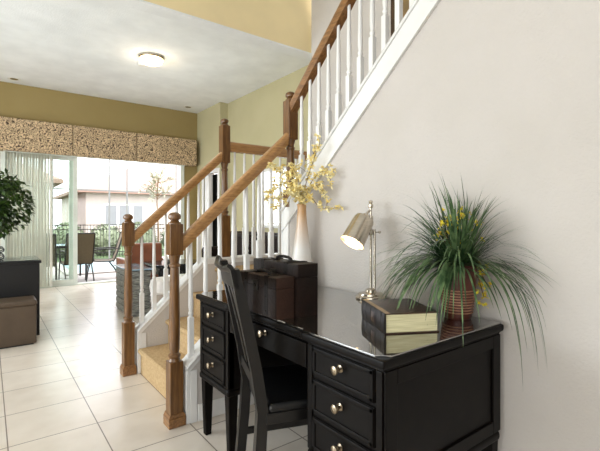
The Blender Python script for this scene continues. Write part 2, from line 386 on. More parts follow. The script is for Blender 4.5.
# ------------------------------------------------------------------ inner white door and window in the right wall
d2 = thing('door_2', (3.6, 7.7, 0), 'white panelled door standing ajar in olive wall', 'door'); d2['kind'] = 'structure'
m = MB()
for y0, y1, z0, z1 in ((7.30,7.38,0,2.20),(8.04,8.12,0,2.20)): m.box(3.578, 3.60, y0, y1, z0, z1, 0.004)
m.box(3.578, 3.60, 7.38, 8.04, 2.12, 2.20, 0.004); m.build('door_casing', 'trim', d2)
q = box(3.61, 3.65, 7.74, 8.035, 0.01, 2.115, 0.003).build('door_leaf', 'trim', d2)
for z0, z1 in ((0.2,0.95),(1.1,1.95)):
    box(3.603, 3.612, 7.80, 7.98, z0, z1, 0.004).build('door_panel', 'trim', q)
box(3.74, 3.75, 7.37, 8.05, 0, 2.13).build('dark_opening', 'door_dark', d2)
w = thing('window_1', (3.77, 5.5, WZ0), 'white framed bright window beyond the stair landing', 'window'); w['kind'] = 'structure'
m = MB(); t = 0.05
m.box(3.755, 3.88, WY0, WY0+t, WZ0, WZ1, 0.004); m.box(3.755, 3.88, WY1-t, WY1, WZ0, WZ1, 0.004)
m.box(3.755, 3.88, WY0+t, WY1-t, WZ0, WZ0+t, 0.004); m.box(3.755, 3.88, WY0+t, WY1-t, WZ1-t, WZ1, 0.004)
m.box(3.82, 3.85, WY0+t, WY1-t, 1.53, 1.57, 0.004); m.box(3.82, 3.85, 5.5, 5.53, WZ0+t, WZ1-t, 0.004)
m.build('window_frame', 'trim', w); box(3.833, 3.838, WY0+t, WY1-t, WZ0+t, WZ1-t).build('pane', 'pane', w)

# ================================================================== STAIRCASE
st = thing('staircase', (1.3, 2.85, 0), 'carpeted staircase with white stringers turning at a landing', 'staircase')
RI, TR, X0 = 0.195, 0.215, 0.945
YN0, YN1, YB0, YB1 = 2.302, 2.402, 3.285, 3.385
for k in range(3):
    xr = X0 + k*TR; z = RI*(k+1)
    prof = [(xr, 0), (xr, z-0.045), (xr-0.012, z-0.04), (xr-0.024, z-0.024), (xr-0.022, z-0.010), (xr-0.008, z), (xr+TR, z), (xr+TR, 0)]
    MB().prism(prof, 'y', YN1, YB0).build('carpeted_step', 'carpet', st)
xl = X0 + 3*TR; ZL = RI*4
prof = [(xl, 0), (xl, ZL-0.045), (xl-0.012, ZL-0.04), (xl-0.024, ZL-0.024), (xl-0.022, ZL-0.010), (xl-0.008, ZL), (2.72, ZL), (2.72, 0)]
m = MB().prism(prof, 'y', YN1, YB0); m.box(WX+0.11, 2.72, 2.30, YN1, 0, ZL); m.build('carpeted_landing', 'carpet', st)
for k in range(9):     # upper flight between the knee wall and the stairwell wall
    yr = 2.30 - k*0.224; z = ZL + RI*(k+1)
    box(WX+0.11, 2.72, yr-0.224, yr, z-RI, z, 0.012).build('carpeted_step', 'carpet', st)
S1 = 0.93
def cap1(x): return min(0.345 + S1*(x-0.93), 0.862)
xk = 0.93 + (0.862-0.345)/S1
for y0, y1, xe in ((YN0, YN1, WX), (YB0, YB1, 2.72)):
    xs = 0.926
    MB().prism([(xs,0),(xe,0),(xe,0.862-0.022),(xk,0.862-0.022),(xs,cap1(xs)-0.022)], 'y', y0+0.006, y1-0.006).build('stringer_wall', 'wall', st)
    c = MB(); pr = [(-0.056,-0.022),(0.056,-0.022),(0.060,-0.012),(0.056,0),(-0.056,0),(-0.060,-0.012)]
    yc = (y0+y1)/2
    c.sweep(pr, (xs-0.004, yc, cap1(xs-0.004)), (xk, yc, 0.862)); c.sweep(pr, (xk-0.005, yc, 0.862), (xe, yc, 0.862))
    pr2 = [(-0.052,-0.05),(0.052,-0.05),(0.052,-0.02),(-0.052,-0.02)]
    c.sweep(pr2, (xs, yc, cap1(xs)), (xk, yc, 0.862)); c.sweep(pr2, (xk, yc, 0.862), (xe, yc, 0.862))
    c.build('stringer_cap', 'trim', st)
    e = MB().box(xs-0.004, xs+0.02, y0+0.002, y1-0.002, 0, cap1(xs)-0.03, 0.003); e.box(xs+0.02, xs+0.06, y0-0.002, y0+0.01, 0, cap1(xs+0.02)-0.05, 0.002)
    e.build('end_trim', 'trim', st)
b = MB().box(0.99, WX-0.015, YN0-0.008, YN0+0.004, 0, 0.10, 0.003); b.build('stair_baseboard', 'trim', st)
# cap and skirt on the desk wall's slope
c = MB()
yA, yB = 2.405, 0.2
c.sweep([(-0.075,-0.022),(0.075,-0.022),(0.080,-0.012),(0.075,0),(-0.075,0),(-0.080,-0.012)], (WX+0.055, yA, cap2(yA)), (WX+0.055, yB, cap2(yB)))
c.sweep([(-0.066,-0.045),(0.066,-0.045),(0.066,-0.02),(-0.066,-0.02)], (WX+0.055, yA, cap2(yA)), (WX+0.055, yB, cap2(yB)))
c.build('slope_cap', 'trim', st)
c = MB(); c.sweep([(-0.060,-0.155),(-0.056,-0.155),(-0.056,-0.04),(-0.0665,-0.04),(-0.0665,-0.14)] , (WX+0.055, yA, cap2(yA)), (WX+0.055, yB, cap2(yB)))
c.sweep([(-0.072,-0.165),(-0.056,-0.165),(-0.056,-0.135),(-0.072,-0.14)], (WX+0.055, yA, cap2(yA)), (WX+0.055, yB, cap2(yB)))
c.bm.verts.ensure_lookup_table()
c.build('slope_skirt', 'trim', st)
e = MB().box(WX-0.004, WX+0.114, 2.402, 2.418, 0.862, cap2(2.41)-0.03, 0.003); e.box(WX-0.010, WX+0.001, 2.33, 2.418, 0.862, cap2(2.40)-0.03, 0.002); e.build('wall_end_trim', 'trim', st)

# ------------------------------------------------------------------ railings
def newel(parent, x, y, zb, z_low, z_blk0, z_blk1, z_top, plinth=True, short=False):
    h = 0.039
    m = MB()
    if not short: m.box(x-h, x+h, y-h, y+h, zb, z_low-0.012, 0.004)
    r = 0.036
    L = z_blk0 - z_low
    m.lathe([(r*1.0, z_low-0.012), (r*0.78, z_low+0.004), (r*0.98, z_low+0.016), (r*0.98, z_low+0.024), (r*0.70, z_low+0.034),
             (r*0.82, z_low+0.06), (r*0.88, z_low+L*0.3), (r*0.70, z_blk0-0.09), (r*0.66, z_blk0-0.075), (r*0.86, z_blk0-0.066), (r*0.86, z_blk0-0.054),
             (r*0.66, z_blk0-0.046), (r*0.84, z_blk0-0.018), (r*1.0, z_blk0+0.002)], (x, y, 0), n=20)
    m.box(x-h, x+h, y-h, y+h, z_blk0, z_blk1, 0.005)
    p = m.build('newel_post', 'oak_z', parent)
    z = z_blk1; k = (z_top - z_blk1)
    MB().lathe([(0.037, z-0.002), (0.037, z+0.10*k), (0.026, z+0.2*k), (0.022, z+0.32*k), (0.034, z+0.42*k), (0.037, z+0.62*k), (0.033, z+0.82*k), (0.020, z+0.96*k), (0, z+k)], (x,y,0), n=20).build('finial', 'oak_z', p)
    if plinth:
        m = MB().box(x-0.05, x+0.05, y-0.05, y+0.05, zb, zb+0.055, 0.003); m.prism([(x-0.05,zb+0.055),(x+0.05,zb+0.055),(x+0.041,zb+0.075),(x-0.041,zb+0.075)], 'y', y-0.044, y+0.044)
        m.build('plinth', 'oak_y', p)
    return p
RAIL = [(-0.028,-0.045),(0.028,-0.045),(0.028,-0.020),(0.034,-0.005),(0.034,0.018),(0.026,0.036),(0.010,0.045),(-0.010,0.045),(-0.026,0.036),(-0.034,0.018),(-0.034,-0.005),(-0.028,-0.020)]
def baluster(parent, x, y, z0, z1, slope_sq=0.0):
    L = z1 - z0; sq = min(0.26, L*0.34); h = 0.0155
    m = MB(); m.box(x-h, x+h, y-h, y+h, z0-0.012, z0+sq, 0.002)
    a = z0 + sq
    m.lathe([(0.0155, a-0.004), (0.011, a+0.010), (0.0155, a+0.020), (0.0155, a+0.026), (0.011, a+0.036), (0.0150, a+0.07), (0.0145, a+0.12), (0.0095, z1-0.02), (0.0095, z1+0.012)], (x,y,0), n=10)
    return m.build('baluster', 'trim', parent)
G = 'oak railings with white balusters'
YA, YC_ = 2.352, 3.335
def railz(x): return 1.085 + S1*(x-0.94)
r1 = thing('stair_railing', (0.87, YA, 0), 'near oak railing of lower flight, newel at desk end', 'railing', G)
newel(r1, 0.868, YA, 0, 0.385, 0.990, 1.171, 1.24)
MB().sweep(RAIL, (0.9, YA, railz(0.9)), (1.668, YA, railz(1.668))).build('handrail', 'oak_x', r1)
r2 = thing('stair_railing', (0.87, YC_, 0), 'far oak railing of lower flight, nearer the patio door', 'railing', G)
newel(r2, 0.865, YC_, 0, 0.415, 0.990, 1.171, 1.24)
newel(r2, 1.688, YC_, 0.862, 1.244, 1.70, 2.035, 2.10, plinth=False)
MB().sweep(RAIL, (0.9, YC_, railz(0.9)+0.008), (1.655, YC_, railz(1.655)+0.008)).build('handrail', 'oak_x', r2)
for k in range(7):
    x = 0.967 + k*0.0955
    baluster(r1, x, YA, cap1(x), railz(x)-0.045); baluster(r2, x, YC_, cap1(x), railz(x)-0.037)
r3 = thing('landing_railing', (2.2, YC_, 0.862), 'level oak railing along back of stair landing', 'railing', G)
MB().sweep(RAIL, (1.72, YC_, 1.853), (2.70, YC_, 1.853)).build('handrail', 'oak_x', r3)
MB().box(2.695, 2.72, YC_-0.045, YC_+0.045, 1.775, 1.945, 0.006).build('wall_rosette', 'oak_z', r3)
for k in range(9): baluster(r3, 1.79+k*0.1, YC_, 0.862, 1.808)
r4 = thing('stair_railing', (1.70, 2.352, 1.27), 'steep oak railing of upper flight above the desk wall', 'railing', G)
newel(r4, 1.705, 2.352, cap2(2.391), 1.40, 1.760, 2.035, 2.10, plinth=False)
def rail2(y): return 1.995 + 0.93*(2.31-y)
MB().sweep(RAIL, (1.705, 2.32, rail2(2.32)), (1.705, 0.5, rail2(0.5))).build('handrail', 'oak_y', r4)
for k in range(14):
    y = 2.222 - 0.0925*k
    baluster(r4, 1.705, y, cap2(y), rail2(y)-0.04)

# picture on the stairwell wall
pc = thing('picture', (2.71, 2.0, 3.2), 'dark framed brown picture on stairwell wall behind upper balusters', 'picture')
m = MB(); y0, y1, z0, z1 = 1.62, 2.28, 2.55, 3.45
for a in ((y1-0.045,y1,z0,z1),(y0,y0+0.045,z0,z1),(y0+0.045,y1-0.045,z0,z0+0.045),(y0+0.045,y1-0.045,z1-0.045,z1)): m.box(2.69,2.719,*a,0.004)
m.build('picture_frame', 'art_dark', pc); box(2.705,2.715,y0+0.04,y1-0.04,z0+0.04,z1-0.04).build('picture_surface', 'art', pc)

# ================================================================== DESK
DX0, DX1, DY0, DY1, DT = 0.925, 1.645, 0.81, 2.185, 0.78
dk = thing('desk', (1.28, 1.49, 0), 'black-brown pedestal desk with glass top against cream wall', 'desk')
m = MB(); pr = [(-0.0,0.745),(0,0.752),(0.008,0.756),(0.014,0.762),(0.014,0.768),(0.008,0.775),(0.002,0.78)]
m.prism([(DX0,DY0),(DX1,DY0),(DX1,DY1),(DX0,DY1),(DX0,1.815),(DX0+0.014,1.801),(DX0+0.014,1.226),(DX0,1.212)], 'z', 0.752, DT, 0.008); m.box(DX0+0.016, DX1, DY0+0.012, DY1-0.012, 0.746, 0.754, 0.003)
m.build('desktop', 'desk', dk)
m = MB()
c_ = 0.035; gx0, gx1, gy0, gy1 = DX0+0.010, DX1-0.004, DY0+0.010, DY1-0.010
m.prism([(gx0+c_,gy0),(gx1,gy0),(gx1,gy1),(gx0+c_,gy1),(gx0,gy1-c_),(gx0,1.815),(gx0+0.014,1.801),(gx0+0.014,1.226),(gx0,1.212),(gx0,gy0+c_)], 'z', DT, DT+0.006, 0.0006); m.build('glass_sheet', 'glass_top', dk)
bx0, bx1 = 0.950, 1.640
PR = (0.832, 1.195); PL = (1.828, 2.163)
def leg(x, y):
    b = bmesh.new(); bmesh.ops.create_cube(b, size=1)
    for v in b.verts:
        k = 0.026 if v.co.z > 0 else 0.017
        v.co = Vector((x + (k if v.co.x > 0 else -k), y + (k if v.co.y > 0 else -k), 0.318 if v.co.z > 0 else 0.0))
    bmesh.ops.bevel(b, geom=list(b.edges), offset=0.003, segments=2, affect='EDGES')
    m = MB(); m._merge(b); m.build('leg', 'desk', dk)
def knob(parent, x, y, z):
    MB().lathe([(0.013,0),(0.013,0.003),(0.006,0.006),(0.0055,0.014),(0.012,0.020),(0.0155,0.026),(0.0145,0.031),(0.007,0.034),(0,0.034)], (x,y,z), (-1,0,0), 16).build('knob', 'knob', parent)
def drawer(y0, y1, z0, z1):
    m = MB(); x = bx0
    m.box(x-0.008, x+0.006, y0, y1, z0, z1, 0.004)
    bd = 0.020
    m.box(x-0.013, x-0.003, y0+0.002, y1-0.002, z0+0.002, z0+0.020, 0.004); m.box(x-0.013, x-0.003, y0+0.002, y1-0.002, z1-0.020, z1-0.002, 0.004)
    m.box(x-0.013, x-0.003, y0+0.002, y0+0.020, z0+0.002, z1-0.002, 0.004); m.box(x-0.013, x-0.003, y1-0.020, y1-0.002, z0+0.002, z1-0.002, 0.004)
    q = m.build('drawer', 'desk', dk); knob(q, x-0.008, (y0+y1)/2, (z0+z1)/2 + 0.012); return q
for (y0, y1) in (PR, PL):
    m = MB().box(bx0, bx1, y0, y1, 0.340, 0.748, 0.003)
    m.box(bx0-0.010, bx1, y0-0.010 if y0 == PR[0] else y0-0.004, y1+0.010 if y0 == PL[0] else y1+0.004, 0.312, 0.352, 0.014, 3)
    m.box(bx0-0.006, bx1, y0-0.006 if y0 == PR[0] else y0, y1+0.006 if y0 == PL[0] else y1, 0.738, 0.747, 0.003)
    # corner posts
    m.box(bx0-0.007, bx0+0.03, y0-0.0, y0+0.026, 0.352, 0.738, 0.003); m.box(bx0-0.007, bx0+0.03, y1-0.026, y1, 0.352, 0.738, 0.003)
    m.build('pedestal', 'desk', dk)
    for z0, z1 in ((0.632,0.738),(0.494,0.620),(0.360,0.482)): drawer(y0+0.030, y1-0.030, z0, z1)
    for x in (bx0+0.026, bx1-0.026):
        for y in (y0+0.026, y1-0.026): leg(x, y)
# framed end panels
for ys, sg in ((PR[0], -1), (PL[1], 1)):
    m = MB(); f = lambda a, b: (min(ys+sg*a, ys+sg*b), max(ys+sg*a, ys+sg*b))
    A = f(-0.002, 0.009)
    m.box(bx0, bx0+0.055, *A, 0.352, 0.738, 0.003); m.box(bx1-0.055, bx1, *A, 0.352, 0.738, 0.003)
    m.box(bx0+0.055, bx1-0.055, *A, 0.690, 0.738, 0.003); m.box(bx0+0.055, bx1-0.055, *A, 0.352, 0.400, 0.003)
    m.build('end_panel', 'desk', dk)
m = MB().box(bx0+0.012, bx1, PR[1], PL[0], 0.635, 0.745); m.build('apron', 'desk', dk)
m = MB().box(bx0-0.004, bx0+0.014, PR[1]+0.012, PL[0]-0.012, 0.642, 0.735, 0.004); q = m.build('pencil_drawer', 'desk', dk); knob(q, bx0-0.004, 1.49, 0.712)
box(bx1-0.02, bx1, PR[1], PL[0], 0.20, 0.64).build('modesty_panel', 'desk', dk)

# ------------------------------------------------------------------ desk chair
ch = thing('desk_chair', (1.092, 1.440, 0), 'dark wooden slat-back chair with black seat pushed under the desk', 'chair', rz=math.radians(-20))
def L_(m, name, mt, p=ch): return m.build(name, mt, p, local=True)
hw = 0.20
for s in (-1, 1):
    y = s*(hw-0.024)
    pts = [(-0.245, 0.0), (-0.215, 0.30), (-0.205, 0.46), (-0.228, 0.62), (-0.276, 0.85), (-0.312, 1.012)]
    m = MB(); b = bmesh.new(); rings = []
    for i, (x, z) in enumerate(pts):
        d_ = 0.021 if z < 0.9 else 0.017
        rings.append([b.verts.new((x+a*d_, y+c*0.024, z)) for a, c in ((-1,-1),(1,-1),(1,1),(-1,1))])
    for A, B in zip(rings, rings[1:]):
        for k in range(4): b.faces.new((A[k], A[(k+1)%4], B[(k+1)%4], B[k]))
    b.faces.new(list(reversed(rings[0]))); b.faces.new(rings[-1]); bmesh.ops.recalc_face_normals(b, faces=b.faces); m._merge(b)
    L_(m, 'back_post', 'chair')
    m = MB(); b = bmesh.new(); bmesh.ops.create_cube(b, size=1)
    for v in b.verts:
        k = 0.019 if v.co.z > 0 else 0.013
        v.co = Vector((0.185 + (k if v.co.x > 0 else -k), s*0.195 + (k if v.co.y > 0 else -k), 0.42 if v.co.z > 0 else 0))
    m._merge(b); L_(m, 'front_leg', 'chair')
# crest rail, rolled backwards, gently curved
m = MB(); b = bmesh.new(); N = 16; rows = []
cs = [(-0.294,0.940),(-0.306,1.005),(-0.324,1.030),(-0.338,1.034),(-0.342,1.024),(-0.330,1.012),(-0.320,0.995),(-0.310,0.940)]
for i in range(N+1):
    y = -hw + 2*hw*i/N; bow = -0.022*(1-(y/hw)**2)
    rows.append([b.verts.new((x+bow, y, z-(0.018*(1-(y/hw)**4) if z > 1 else 0))) for x, z in cs])
n = len(cs)
for A, B in zip(rows, rows[1:]):
    for k in range(n): b.faces.new((A[k], A[(k+1)%n], B[(k+1)%n], B[k]))
b.faces.new(rows[0]); b.faces.new(list(reversed(rows[-1]))); bmesh.ops.recalc_face_normals(b, faces=b.faces); m._merge(b); L_(m, 'crest_rail', 'chair')
L_(MB().box(-0.232,-0.206,-hw+0.03,hw-0.03,0.53,0.575,0.004), 'back_rail', 'chair')
for y in (-0.068, 0.068):
    m = MB(); bowf = lambda t: -0.020*math.sin(PI*t)*0.5
    P_ = [(-0.215, 0.56), (-0.248, 0.72), (-0.284, 0.87), (-0.308, 0.955)]
    b = bmesh.new(); rings = []
    for x, z in P_: rings.append([b.verts.new((x+a*0.007-0.004*(z-0.56)*2, y+c*0.030, z)) for a, c in ((-1,-1),(1,-1),(1,1),(-1,1))])
    for A, B in zip(rings, rings[1:]):
        for k in range(4): b.faces.new((A[k], A[(k+1)%4], B[(k+1)%4], B[k]))
    b.faces.new(list(reversed(rings[0]))); b.faces.new(rings[-1]); bmesh.ops.recalc_face_normals(b, faces=b.faces); m._merge(b); L_(m, 'back_slat', 'chair')
m = MB().box(-0.195,0.20,-0.205,0.205,0.415,0.46,0.006); L_(m, 'seat_frame', 'chair')
m = MB().box(-0.185,0.205,-0.205,0.205,0.455,0.492,0.016,4); L_(m, 'seat_pad', 'blackleather')
for s in (-1, 1): L_(MB().box(-0.215, 0.175, s*0.19-0.009, s*0.19+0.009, 0.19, 0.22, 0.003), 'side_stretcher', 'chair')

# ================================================================== THINGS ON THE DESK
ZD = DT + 0.006
def trunk(loc, dx, dy, dz, label, mf, ms, seam):
    t = thing('trunk_box', loc, label, 'box', 'leather boxes on the desk')
    a, b_ = dx/2, dy/2; hh = 0.02 if dz > 0.2 else 0.012
    L_(MB().box(-a, a, -b_, b_, 0, seam-0.0004, 0.0015), 'body', ms, t)
    lid = L_(MB().box(-a-0.0005, a+0.0005, -b_-0.0005, b_+0.0005, seam+0.0004, dz, 0.0025), 'lid', ms, t)
    L_(MB().box(-a-0.003, -a+0.002, -b_+0.004, b_-0.004, 0.002, seam-0.001, 0.001), 'front_panel', mf, t)
    L_(MB().box(-a-0.003, -a+0.002, -b_+0.004, b_-0.004, seam+0.001, dz-0.003, 0.001), 'lid_front', mf, t)
    for y in (-b_*0.52, b_*0.52):
        m = MB().box(-a-0.004, -a+0.002, y-0.014, y+0.014, 0.004, dz-0.002, 0.001); m.box(-a-0.004, a, y-0.014, y+0.014, dz-0.003, dz+0.003, 0.001)
        for z in (dz*0.15, dz*0.5, dz*0.82): m.lathe([(0.004,0),(0.003,0.003),(0,0.004)], (-a-0.004, y, z), (-1,0,0), 8)
        L_(m, 'strap', 'strap', t)
    m = MB().box(-a-0.008, -a, -0.024, 0.024, seam-0.022, seam+0.024, 0.003); m.lathe([(0.009,0),(0.009,0.004),(0,0.005)], (-a-0.008,0,seam), (-1,0,0), 12)
    L_(m, 'latch', 'bronze', t)
    m = MB().tube([(0,-0.06,dz),(0,-0.055,dz+hh*0.55),(0,-0.035,dz+hh*0.9),(0,0,dz+hh),(0,0.035,dz+hh*0.9),(0,0.055,dz+hh*0.55),(0,0.06,dz)], 0.007, 8)
    m.box(-0.014,0.014,-0.078,-0.048,dz,dz+0.006,0.002); m.box(-0.014,0.014,0.048,0.078,dz,dz+0.006,0.002)
    L_(m, 'handle', 'strap', t)
    return t
trunk((1.087, 1.552, ZD), 0.108, 0.36, 0.222, 'taller dark brown leather box with handle, behind the smaller box', 'trunk', 'trunk', 0.165)
trunk((0.982, 1.551, ZD), 0.088, 0.325, 0.172, 'smaller russet-sided leather box at front edge of desk', 'trunk', 'trunk_side', 0.125)

# lamp
LX, LY = 1.598, 1.487
lp = thing('desk_lamp', (LX, LY, ZD), 'brushed nickel desk lamp, lit, tilted cylindrical shade', 'lamp')
L_(MB().lathe([(0.078,0),(0.080,0.006),(0.078,0.012),(0.066,0.018),(0.064,0.026),(0.030,0.032),(0.026,0.045),(0.012,0.052),(0,0.052)], n=40), 'lamp_base', 'nickel', lp)
m = MB().lathe([(0.0065,0.04),(0.0065,0.47)]); m.lathe([(0.0065,0.04),(0.0065,0.36)], (0.012,-0.016,0)); L_(m, 'pole', 'nickel', lp)
m = MB().lathe([(0,0.468),(0.012,0.472),(0.014,0.482),(0.013,0.490),(0.007,0.496),(0.012,0.502),(0.010,0.510),(0,0.513)], n=16); L_(m, 'finial', 'nickel', lp)
m = MB().lathe([(0.011,0.33),(0.013,0.335),(0.013,0.355),(0.011,0.36)], n=12); m.tube([(0,0,0.345),(0.028,-0.030,0.345)], 0.004); m.sphere((0.031,-0.033,0.345), 0.008); L_(m, 'collar', 'nickel', lp); m = MB()
m.lathe([(0.011,0.40),(0.013,0.405),(0.013,0.425),(0.011,0.43)], n=12); L_(m, 'collar', 'nickel', lp)
oc = Vector((1.464-LX, 0.003, 1.079-ZD)); ax = Vector((0.6, 0, 0.8)).normalized()
m = MB(); m.lathe([(0.0605,0.002),(0.0615,0.0),(0.0625,0.0),(0.0630,0.006),(0.0615,0.012),(0.054,0.140),(0.050,0.152),(0.032,0.160),(0.018,0.163),(0.018,0.175),(0,0.176),(0,0.160),(0.032,0.157),(0.052,0.138),(0.0605,0.002)], oc, ax, 36)
sh = L_(m, 'lamp_shade', 'nickel', lp)
m = MB(); m.lathe([(0.0602,0.003),(0.0515,0.134),(0.030,0.154),(0,0.1555)], oc, ax, 36)
bmv = m.bm; bmesh.ops.delete(bmv, geom=[f for f in bmv.faces if len(f.verts) > 4], context='FACES'); L_(m, 'shade_lining', 'shadewhite', sh)
L_(MB().sphere(oc + ax*0.075, 0.026, 2), 'light_bulb', 'bulb', sh)
m = MB().tube([oc+ax*0.168, oc+ax*0.186+Vector((0.004,0,0.01)), (0.0,0,0.462)], 0.006); m.tube([oc+ax*0.11+Vector((0.04,0,-0.03)), (0.004,0,0.415)], 0.005); L_(m, 'arm', 'nickel', lp)
def add_lamp_light(name, parent, loc, energy, color, radius, kind='POINT', rot=(0,0,0), **kw):
    o = add_light(name, kind, loc, rot, energy, color, shadow_soft_size=radius, **kw); o.parent = parent; return o
ll = add_lamp_light('lamp_glow', lp, oc + ax*0.03, 6.0, (1, 0.78, 0.5), 0.03, 'SPOT', (-ax).to_track_quat('-Z','Y').to_euler(), spot_size=math.radians(150), spot_blend=0.5)

# book
bk = thing('book', (1.129, 0.984, ZD), 'thick old brown leather book lying at the desk corner', 'book', rz=math.atan2(-0.47, 0.883))
bw, bl, bh = 0.211, 0.258, 0.075       # local x = width away from spine, y = along spine
L_(MB().box(0.006, bw-0.006, 0.005, bl-0.005, 0.004, bh-0.004, 0.001), 'page_block', 'pages', bk)
m = MB().box(0.0, bw, 0, bl, 0, 0.005, 0.0015); m.box(0.0, bw, 0, bl, bh-0.005, bh, 0.0015); L_(m, 'cover', 'bookcover', bk)
m = MB(); 
prof = [(0.006,0.0)] + [(-0.004*math.sin(PI*k/8), bh*k/8) for k in range(9)] + [(0.006,bh)]
m.prism([(u,v) for u,v in prof], 'y', 0, bl); 
for y in (0.035, 0.09, 0.145, 0.2, 0.24):
    m.prism([(0.004,0.003)] + [(-0.0046*math.sin(PI*k/8)-0.0004, bh*k/8) for k in range(9)] + [(0.004,bh-0.003)], 'y', y-0.003, y+0.003)
L_(m, 'spine', 'spine', bk)
m = MB().box(0.004, 0.022, 0.001, bl-0.001, bh-0.001, bh+0.0012, 0.0005); L_(m, 'hinge_strip', 'gilt', bk)
for y0, y1 in ((0.10,0.136),):
    m = MB(); m.prism([(-0.0042*math.sin(PI*k/8)-0.0006, bh*k/8) for k in range(2,7)] + [(0.0, bh*0.75),(0.0,bh*0.25)], 'y', y0, y1); L_(m, 'title_label', 'bookcover', bk)

# potted grass
PX, PY = 1.572, 0.972
pp = thing('potted_plant', (PX, PY, ZD), 'grassy potted plant with yellow blooms at right end of desk', 'plant')
L_(MB().lathe([(0,0),(0.050,0),(0.056,0.01),(0.066,0.08),(0.071,0.125),(0.073,0.13),(0.078,0.20),(0.080,0.222),(0.076,0.226),(0.071,0.220),(0.069,0.205),(0,0.20)], n=32), 'pot', 'pot', pp)
m = MB()
for k in range(9):
    z = 0.028 + k*0.0115; r = 0.0585 + 0.0125*k/8
    m.lathe([(r+0.0032*math.cos(a), z+0.0030*math.sin(a)) for a in [i*PI/4 for i in range(9)]], n=32)
bmv = m.bm; bmesh.ops.delete(bmv, geom=[f for f in bmv.faces if len(f.verts) > 4], context='FACES'); L_(m, 'wicker_wrap', 'wicker', pp)
L_(MB().lathe([(0,0.203),(0.068,0.201),(0.068,0.206),(0,0.212)], n=20), 'soil', 'soil', pp)
def blade_path(p, d, L, g, xmax, n=10):
    pts = [Vector(p)]; d = Vector(d).normalized(); ds = L/n
    for i in range(n):
        d = (d + Vector((0,0,-g*ds))).normalized(); q = pts[-1] + d*ds
        if q.x > xmax: q.x = xmax - 0.002*random.random(); d.x = min(d.x, 0)
        wz = q.z + ZD; wx = q.x + PX; wy = q.y + PY
        if wz < ZD + 0.012 and DX0-0.01 < wx < DX1+0.01 and DY0-0.012 < wy: break
        if wy > DY0-0.016 and wy < DY0+0.0 and wz < DT: q.y = DY0-0.020-PY
        pts.append(q)
    return pts
m = MB(); xm = WX - 0.015 - PX
for k in range(400):
    az = random.uniform(0, 2*PI); r = 0.05*math.sqrt(random.random())
    el = math.radians(random.choice([random.uniform(12,45), random.uniform(30,70), random.uniform(55,88)]))
    dv = (math.cos(az)*math.cos(el), math.sin(az)*math.cos(el), math.sin(el))
    if dv[0] > 0: dv = (dv[0]*0.15, dv[1]*1.15, dv[2])
    if dv[1] < 0: dv = (dv[0], dv[1]*0.8, dv[2]*1.1)
    L = random.uniform(0.24, 0.43)*(0.86 if dv[1] < 0 else 1.0); g = random.uniform(2.6, 7.5)
    pts = blade_path((r*math.cos(az), r*math.sin(az), 0.205), dv, L, g, xm)
    if len(pts) > 3: m.blade(pts, random.uniform(0.006, 0.0105))
for k in range(90):     # arching toward the lamp and the room
    az = math.radians(random.uniform(95, 215)); el = math.radians(random.uniform(20, 62)); r = 0.05*math.sqrt(random.random())
    dv = (math.cos(az)*math.cos(el), math.sin(az)*math.cos(el), math.sin(el))
    pts = blade_path((r*math.cos(az), r*math.sin(az), 0.205), dv, random.uniform(0.28,0.44), random.uniform(3.0,6.8), xm)
    if len(pts) > 3: m.blade(pts, random.uniform(0.006, 0.0105))
for k in range(13):     # long blades hanging over the desk end
    az = math.radians(random.uniform(-125, -62))
    pts = blade_path((0.03*math.cos(az), 0.03*math.sin(az), 0.205), (math.cos(az)*0.75, math.sin(az)*0.75, 0.75), random.uniform(0.40,0.60), random.uniform(7,9.5), xm, 14)
    m.blade(pts, 0.0065)
L_(m, 'grass_blades', 'grass', pp)
def flower_spray(base, tip, n, parent, spread=0.017, size=0.017):
    m = MB(); base, tip = Vector(base), Vector(tip); mid = (base+tip)/2 + Vector((0,0,0.03))
    m.tube([base, mid, tip], 0.0016, 5); s_ = L_(m, 'flower_stem', 'twig', parent)
    for i in range(n):
        m = MB(); c = tip + Vector((random.gauss(0,spread), random.gauss(0,spread), random.gauss(0,spread)))
        c.x = min(c.x, xm-0.012)
        for q in range(5):
            d_ = Vector((random.uniform(-1,1), random.uniform(-1,1), random.uniform(-0.6,1)))
            m.leaf(c, d_, (0,0,1) if abs(d_.normalized().z) < 0.9 else (1,0,0), size, size*0.4)
        L_(m, 'flower', 'yellow', s_)
for b_, t_ in (((0,0,0.2),(-0.045,0.045,0.375)), ((0,0,0.2),(0.0,-0.012,0.375)), ((0,0,0.2),(0.02,-0.005,0.44)), ((0,0,0.2),(0.02,-0.07,0.365)), ((0,0,0.2),(-0.02,0.06,0.33)), ((0,0,0.2),(0.0,0.04,0.40)),
               ((0.03,-0.05,0.2),(0.03,-0.115,0.145)), ((0.03,-0.05,0.2),(0.02,-0.105,0.10)), ((0.03,-0.05,0.2),(0.01,-0.10,0.205))):
    flower_spray(b_, t_, 8, pp)

